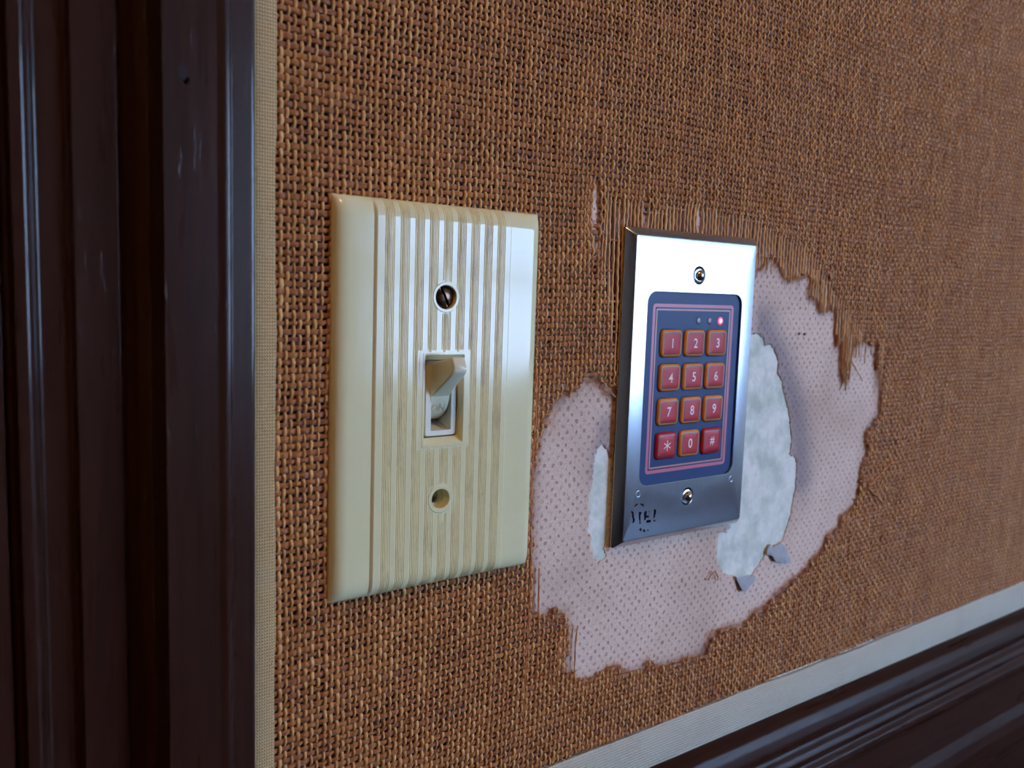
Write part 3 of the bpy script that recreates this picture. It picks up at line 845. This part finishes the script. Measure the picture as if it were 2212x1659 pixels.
for g in (loft([rrect(15.2, 31.2, 0.5, -9, -0.6), rrect(13.5, 26.8, 0.5, -6.1, -0.6), rrect(11.6, 23.2, 0.5, -3.6, -0.35), rrect(11.6, 23.2, 0.5, -0.2, -0.35)], True, True),
          loft([circ(3.55, -9, SWX, 30.15), circ(3.45, -3.2, SWX, 30.15), circ(1.9, -3.2, SWX, 30.15), circ(1.9, 1, SWX, 30.15)], True, True),
          loft([circ(3.05, -9, SWX - .3, -30.0), circ(2.95, -2.6, SWX - .3, -30.0), circ(1.9, -2.6, SWX - .3, -30.0), circ(1.9, 1, SWX - .3, -30.0)], True, True)):
    c = mesh_obj('cut', g[0], g[1], ivory_m, parent=sw, smooth=False); fix_normals(c); cuts.append(c)
bpy.context.view_layer.update()
boolean(plate, cuts)
plate.data.set_sharp_from_angle(angle=math.radians(24))

# raised collars round the toggle opening and the two screw holes
def ring_part(name, outer, inner, y0, y1, mat, parent):
    g = loft([outer(0, y0), outer(0, y1 + 0.12), outer(-0.12, y1), inner(0.12, y1), inner(0, y1 + 0.12), inner(0, y0)], False, False)
    o = mesh_obj(name, g[0], g[1], mat, parent=parent); fix_normals(o, 40); return o
ring_part('screw_collar', lambda d, y: circ(4.45 + d, y, SWX, 30.15), lambda d, y: circ(3.55 + d, y, SWX, 30.15), -5.3, -6.16, ivory_m, sw)
ring_part('screw_collar', lambda d, y: circ(4.3 + d, y, SWX - .3, -30.0), lambda d, y: circ(3.05 + d, y, SWX - .3, -30.0), -5.3, -6.15, ivory_m, sw)
ring_part('opening_rim', lambda d, y: rrect(14.9 + d, 28.2 + d, 0.8, y, -0.6), lambda d, y: rrect(13.5 + d, 26.8 + d, 0.5, y, -0.6), -5.9, -6.04, ivory_m, sw)

# slotted screw in the upper hole
g = loft([circ(3.4, -3.3, SWX, 30.15), circ(3.4, -4.2, SWX, 30.15), circ(3.1, -4.9, SWX, 30.15), circ(2.3, -5.35, SWX, 30.15), circ(1.2, -5.6, SWX, 30.15), circ(0.3, -5.65, SWX, 30.15)], True, True)
screw = mesh_obj('screw', g[0], g[1], bronze_m, parent=sw); fix_normals(screw)
v, f, _ = box(-4, 4, -7, -4.55, -0.42, 0.42)
ca, sa = math.cos(math.radians(-64)), math.sin(math.radians(-64))
v = [(SWX + x * ca - z * sa, y, 30.15 + x * sa + z * ca) for x, y, z in v]
c = mesh_obj('cut', v, f, dark_m, parent=sw, smooth=False); fix_normals(c)
bpy.context.view_layer.update(); boolean(screw, [c]); screw.data.set_sharp_from_angle(angle=math.radians(35))
tag(screw, 'dark bronze slotted screw')
g = join(loft([circ(3.2, -1.1, SWX - .3, -30), circ(1.2, -1.1, SWX - .3, -30), circ(1.1, 3, SWX - .3, -30)], False, True))
mesh_obj('screw_socket', g[0], g[1], yoke_m, parent=sw)

# the switch body seen through the opening
def body():
    o1 = lambda y, d=0: rrect(10.9 - d, 22.6 - d, 1.0, y, -0.3)
    i1 = lambda y, w=7.0, h=20.2: rrect(w, h, 0.35, y, -0.2, 0.55)
    g = loft([o1(0.5), o1(-3.4), o1(-3.75, 0.5), i1(-3.75), i1(-1.0), i1(2.5, 6.8, 17.5), i1(7.5, 6.6, 14)], False, True)
    o = mesh_obj('switch_body', g[0], g[1], well_m, parent=sw); fix_normals(o, 40)
    return o
body()
v = rrect(12.0, 23.6, 0.4, -1.3, -0.4); v2 = rrect(10.8, 22.4, 1.0, -1.3, -0.3)
g = loft([v, v2], False, False)
mesh_obj('backing_strap', g[0], g[1], dark_m, parent=sw, smooth=False)

def toggle():
    # lever: lofted rounded rectangles from the body out to the tip, axis tilted upwards
    def ring(pt_lo, pt_hi, w, r, n=4):
        (y0, z0), (y1, z1) = pt_lo, pt_hi
        cy, cz = (y0 + y1) / 2, (z0 + z1) / 2; h = math.hypot(y1 - y0, z1 - z0); uy, uz = (y1 - y0) / h, (z1 - z0) / h
        return [(SWX + x, cy + uy * z, cz + uz * z) for x, _, z in rrect(w, h, r, 0, n=n)]
    rings = [ring((-0.5, -2.0), (0.5, 9.8), 6.4, 0.5), ring((-3.8, 0.6), (-2.6, 10.2), 6.4, 0.5), ring((-8.5, 4.0), (-7.0, 11.6), 5.5, 0.6), ring((-13.4, 7.5), (-12.0, 12.9), 5.0, 0.7),
             ring((-14.6, 8.6), (-13.2, 13.2), 4.8, 0.8), ring((-15.1, 9.5), (-14.0, 12.7), 4.0, 0.8)]
    g = loft(rings, True, True)
    lever = mesh_obj('toggle_lever', g[0], g[1], toggle_m, parent=sw); fix_normals(lever, 50)
    # barrel below the lever
    rr, cy, cz = 9.5, 5.3, 2.0
    prof = [(cy - rr * math.cos(a), cz + rr * math.sin(a)) for a in np.radians(np.linspace(-78, 55, 26))]
    rings = [[(SWX + x, y, z) for y, z in prof] for x in (-3.15, 3.15)]
    v = rings[0] + rings[1]; n = len(prof)
    f = [(i, i + 1, n + i + 1, n + i) for i in range(n - 1)] + [tuple(range(n)), tuple(range(n, 2 * n))[::-1]]
    bar = mesh_obj('rocker', v, f, toggle_m, parent=sw); fix_normals(bar, 40)
    return lever, bar, (rr, cy, cz)
lever, bar, (rr, cy, cz) = toggle()

def text_mesh(name, s, size, mat, parent, cx, cz, y, sx=1.0, depth=0.0, fn=None):
    cu = bpy.data.curves.new(name, 'FONT'); cu.body = s; cu.size = size * S; cu.align_x = 'CENTER'; cu.align_y = 'CENTER'
    cu.extrude = depth * S; cu.offset = 0.00007
    t = bpy.data.objects.new(name, cu); COL.objects.link(t)
    bpy.context.view_layer.update()
    me = bpy.data.meshes.new_from_object(t.evaluated_get(bpy.context.evaluated_depsgraph_get()))
    bpy.data.objects.remove(t); bpy.data.curves.remove(cu)
    xs_ = [v.co.x for v in me.vertices]; ys_ = [v.co.y for v in me.vertices]
    mx, my = (min(xs_) + max(xs_)) / 2, (min(ys_) + max(ys_)) / 2
    for v in me.vertices:
        x, q, d = v.co
        X, Z, D = cx + (x - mx) / S * sx, cz + (q - my) / S, y - d / S
        if fn: X, D, Z = fn(X, D, Z)
        v.co = V(X, D, Z)
    me.materials.clear(); me.materials.append(mat); me.name = name
    o = bpy.data.objects.new(name, me); COL.objects.link(o); o.parent = parent
    return o
def wrap(X, D, Z):
    a = (Z - cz) / rr
    r_ = rr - D
    return X, cy - r_ * math.cos(a), cz + r_ * math.sin(a)
on = text_mesh('embossed_lettering', 'ON', 3.6, plain('ivory_lettering', (0.58, 0.52, 0.37), 0.35), bar, SWX, -3.0, -0.06, 0.85, 0.10, wrap)

# ================= keypad =================
kp = root('keypad', 'brushed steel door entry keypad with twelve red buttons', 'keypad', L(KX, 0, KZ))
# fibre gasket, plate, membrane
g = loft([rrect(67.6, 111.6, 1.2, -0.2), rrect(67.8, 111.8, 1.2, -1.6)], True, True)
o = mesh_obj('gasket', g[0], g[1], gasket_m, parent=kp); fix_normals(o); tag(o, 'brown fibre gasket')
rings = [rrect(69.6, 113.9, 1.2, -1.6), rrect(70.0, 114.3, 1.2, -1.7), rrect(70.0, 114.3, 1.2, -2.1), rrect(69.4, 113.7, 1.2, -2.5), rrect(65.0, 109.3, 1.0, -4.8), rrect(64.3, 108.6, 1.0, -5.05), rrect(63.7, 108.0, 1.0, -5.12),
         rrect(51.2, 70.4, 4.2, -5.12), rrect(50.8, 70.0, 4.0, -5.0), rrect(50.7, 69.9, 4.0, -4.1), rrect(51.4, 70.6, 4.3, -3.9), rrect(60.0, 104, 2, -3.6), rrect(66, 110, 1, -1.6)]
g = loft(rings, False, False, [1, 1] + [0] * 11)
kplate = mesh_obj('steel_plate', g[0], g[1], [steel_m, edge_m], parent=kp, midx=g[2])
# close the back so that the hole cutters work on a solid
bm = bmesh.new(); bm.from_mesh(kplate.data)
n_ = len(rings[0]); bm.verts.ensure_lookup_table()
last = [bm.verts[(len(rings) - 1) * n_ + i] for i in range(n_)]; first = [bm.verts[i] for i in range(n_)]
for i in range(n_): bm.faces.new((last[i], last[(i + 1) % n_], first[(i + 1) % n_], first[i]))
bm.to_mesh(kplate.data); bm.free()
fix_normals(kplate, 25)
cuts = []
for zc in (41.56, -41.44):
    g = loft([circ(3.7, -6, 0.3, zc), circ(3.4, -5.1, 0.3, zc), circ(2.9, -4.1, 0.3, zc), circ(2.8, -0.5, 0.3, zc)], True, True)
    c = mesh_obj('cut', g[0], g[1], dark_m, parent=kp, smooth=False); fix_normals(c); cuts.append(c)
bpy.context.view_layer.update(); boolean(kplate, cuts)
kplate.data.set_sharp_from_angle(angle=math.radians(14))

g = loft([rrect(54, 73, 4.6, -3.4), rrect(54, 73, 4.6, -4.35)], True, True)
panel = mesh_obj('membrane', g[0], g[1], navy_m, parent=kp); fix_normals(panel); tag(panel, 'dark navy membrane')
YM = -4.35
def line_ring(w, h, r, t, mat, cx=0, cz=0):
    g = loft([rrect(w, h, r, YM, cx, cz), rrect(w, h, r, YM - 0.03, cx, cz), rrect(w - 2 * t, h - 2 * t, max(r - t, 0.15), YM - 0.03, cx, cz), rrect(w - 2 * t, h - 2 * t, max(r - t, 0.15), YM, cx, cz)], False, False)
    o = mesh_obj('border_line', g[0], g[1], mat, parent=panel, smooth=False); return o
line_ring(43.6, 61.9, 1.4, 1.25, pink_line_m, -0.2, -0.1)
line_ring(40.2, 58.4, 0.6, 0.65, orange_line_m, -0.2, -0.1)

def key_mesh(rim):
    W_, H_ = 10.7, 9.9
    rings = [rrect(W_ + 0.6, H_ + 0.6, 1.8, YM), rrect(W_, H_, 1.6, YM - 0.12), rrect(W_ - 0.15, H_ - 0.15, 1.5, YM - 0.55), rrect(W_ - 0.6, H_ - 0.6, 1.4, YM - 0.85), rrect(W_ - 1.9, H_ - 1.7, 0.9, YM - 1.05),
             rrect(W_ - 2.0, H_ - 1.8, 0.85, YM - 1.06), rrect(W_ - 2.7, H_ - 2.5, 0.6, YM - 1.1), rrect(W_ - 3.6, H_ - 3.2, 0.5, YM - 1.17), rrect(W_ - 6, H_ - 5.6, 0.4, YM - 1.22)]
    g = loft(rings, False, True, [0, 1, 1, 1, 1, 3, 2, 2])
    return g
KEYS = [('1', 0, 0), ('2', 1, 0), ('3', 2, 0), ('4', 0, 1), ('5', 1, 1), ('6', 2, 1), ('7', 0, 2), ('8', 1, 2), ('9', 2, 2), ('*', 0, 3), ('0', 1, 3), ('#', 2, 3)]
for ch, c, r in KEYS:
    kx, kz = -0.1 + (c - 1) * 12.3, 16.65 - r * 12.53
    g = key_mesh(0)
    red_rim = ch in '*#'
    o = mesh_obj('key', [(x + kx, y, z + kz) for x, y, z in g[0]], g[1], [navy_m, key_red_m if red_rim else key_orange_m, key_red_m, key_line_m], parent=kp, midx=g[2], angle=50)
    nm = {'*': 'star', '#': 'hash'}.get(ch, ch)
    tag(o, 'red key with red rim marked ' + nm if red_rim else 'red key with orange rim marked ' + nm)
    if ch == '*':
        parts = []
        for k in range(3):
            a = math.radians(90 + 60 * k); ux, uz = math.cos(a), math.sin(a); l_, t_ = 1.95, 0.2
            parts.append(([(kx + ux * s1 * l_ - uz * s2 * t_, YM - 1.30, kz + uz * s1 * l_ + ux * s2 * t_) for s1, s2 in ((-1, -1), (1, -1), (1, 1), (-1, 1))], [(0, 1, 2, 3)], [0]))
        g = join(*parts); mesh_obj('printed_symbol', g[0], g[1], digit_m, parent=o, smooth=False)
    else:
        text_mesh('printed_symbol' if ch == '#' else 'printed_digit', ch, 4.9 if ch != '#' else 4.5, digit_m, o, kx, kz, YM - 1.30, 0.92)

# three small lamps
for lx, m_, lab in ((2.15, led_off_m, 'unlit grey lamp'), (8.3, led_off2_m, 'unlit mauve lamp'), (14.3, led_on.m, 'glowing red lamp')):
    g = loft([circ(1.45, YM, lx, 24.9, 20), circ(1.35, YM - 0.12, lx, 24.9, 20), circ(0.8, YM - 0.2, lx, 24.9, 20), circ(0.3, YM - 0.22, lx, 24.9, 20)], False, True, [0, 0, 1])
    o = mesh_obj('indicator_lamp', g[0], g[1], [m_, led_core.m if m_ is led_on.m else m_], parent=kp, midx=g[2]); tag(o, lab)

# security screws: recessed ring, flange and domed head with three notches
for zc in (41.56, -41.44):
    n = 36
    def notch(r_, y, k0=0.0):
        out = []
        for i in range(n):
            a = 2 * math.pi * i / n + 0.15
            m3 = max(0.0, math.cos(3 * a)) ** 6
            out.append((0.3 + r_ * (1 - k0 * m3) * math.cos(a), y, zc + r_ * (1 - k0 * m3) * math.sin(a)))
        return out
    g = loft([circ(2.75, -4.0, 0.3, zc, n), circ(2.75, -5.0, 0.3, zc, n), circ(2.6, -5.25, 0.3, zc, n), circ(2.15, -5.35, 0.3, zc, n), notch(2.0, -5.35, 0.25), notch(1.95, -6.0, 0.32), notch(1.6, -6.5, 0.35), notch(0.9, -6.85, 0.3), notch(0.3, -6.95, 0.1)], True, True)
    o = mesh_obj('screw', g[0], g[1], chrome_m, parent=kp); fix_normals(o, 30)
# four pressed circles at the window corners
for ex, ez in ((-25.3, 37.2), (25.2, 37.0), (-25.6, -37.6), (25.3, -37.4)):
    g = loft([circ(1.25, -5.11, ex, ez, 24), circ(1.2, -5.16, ex, ez, 24), circ(1.05, -5.16, ex, ez, 24), circ(1.0, -5.11, ex, ez, 24)], False, False)
    mesh_obj('pressed_ring', g[0], g[1], emboss_m, parent=kp)
# remains of a worn black sticker print at the lower left corner
parts = []
for poly in LOGO:
    parts.append(([(x, -5.18, z) for x, z in poly], [tuple(range(len(poly)))], [0]))
g = join(*parts)
tag(mesh_obj('worn_print', g[0], g[1], ink_m, parent=kp, smooth=False), 'flaking black print left from an emblem')
# fine scratches above the upper screw
for pts in ([(-0.6, 46.8), (1.2, 47.5), (2.6, 48.0)], [(5.2, 47.9), (6.6, 47.7), (9.0, 47.0), (9.9, 47.3), (11.0, 48.6)]):
    g = tube([(x, -5.12, z) for x, z in pts], 0.06, 0.05, 4)
    mesh_obj('scratch', g[0], g[1], emboss_m, parent=kp)
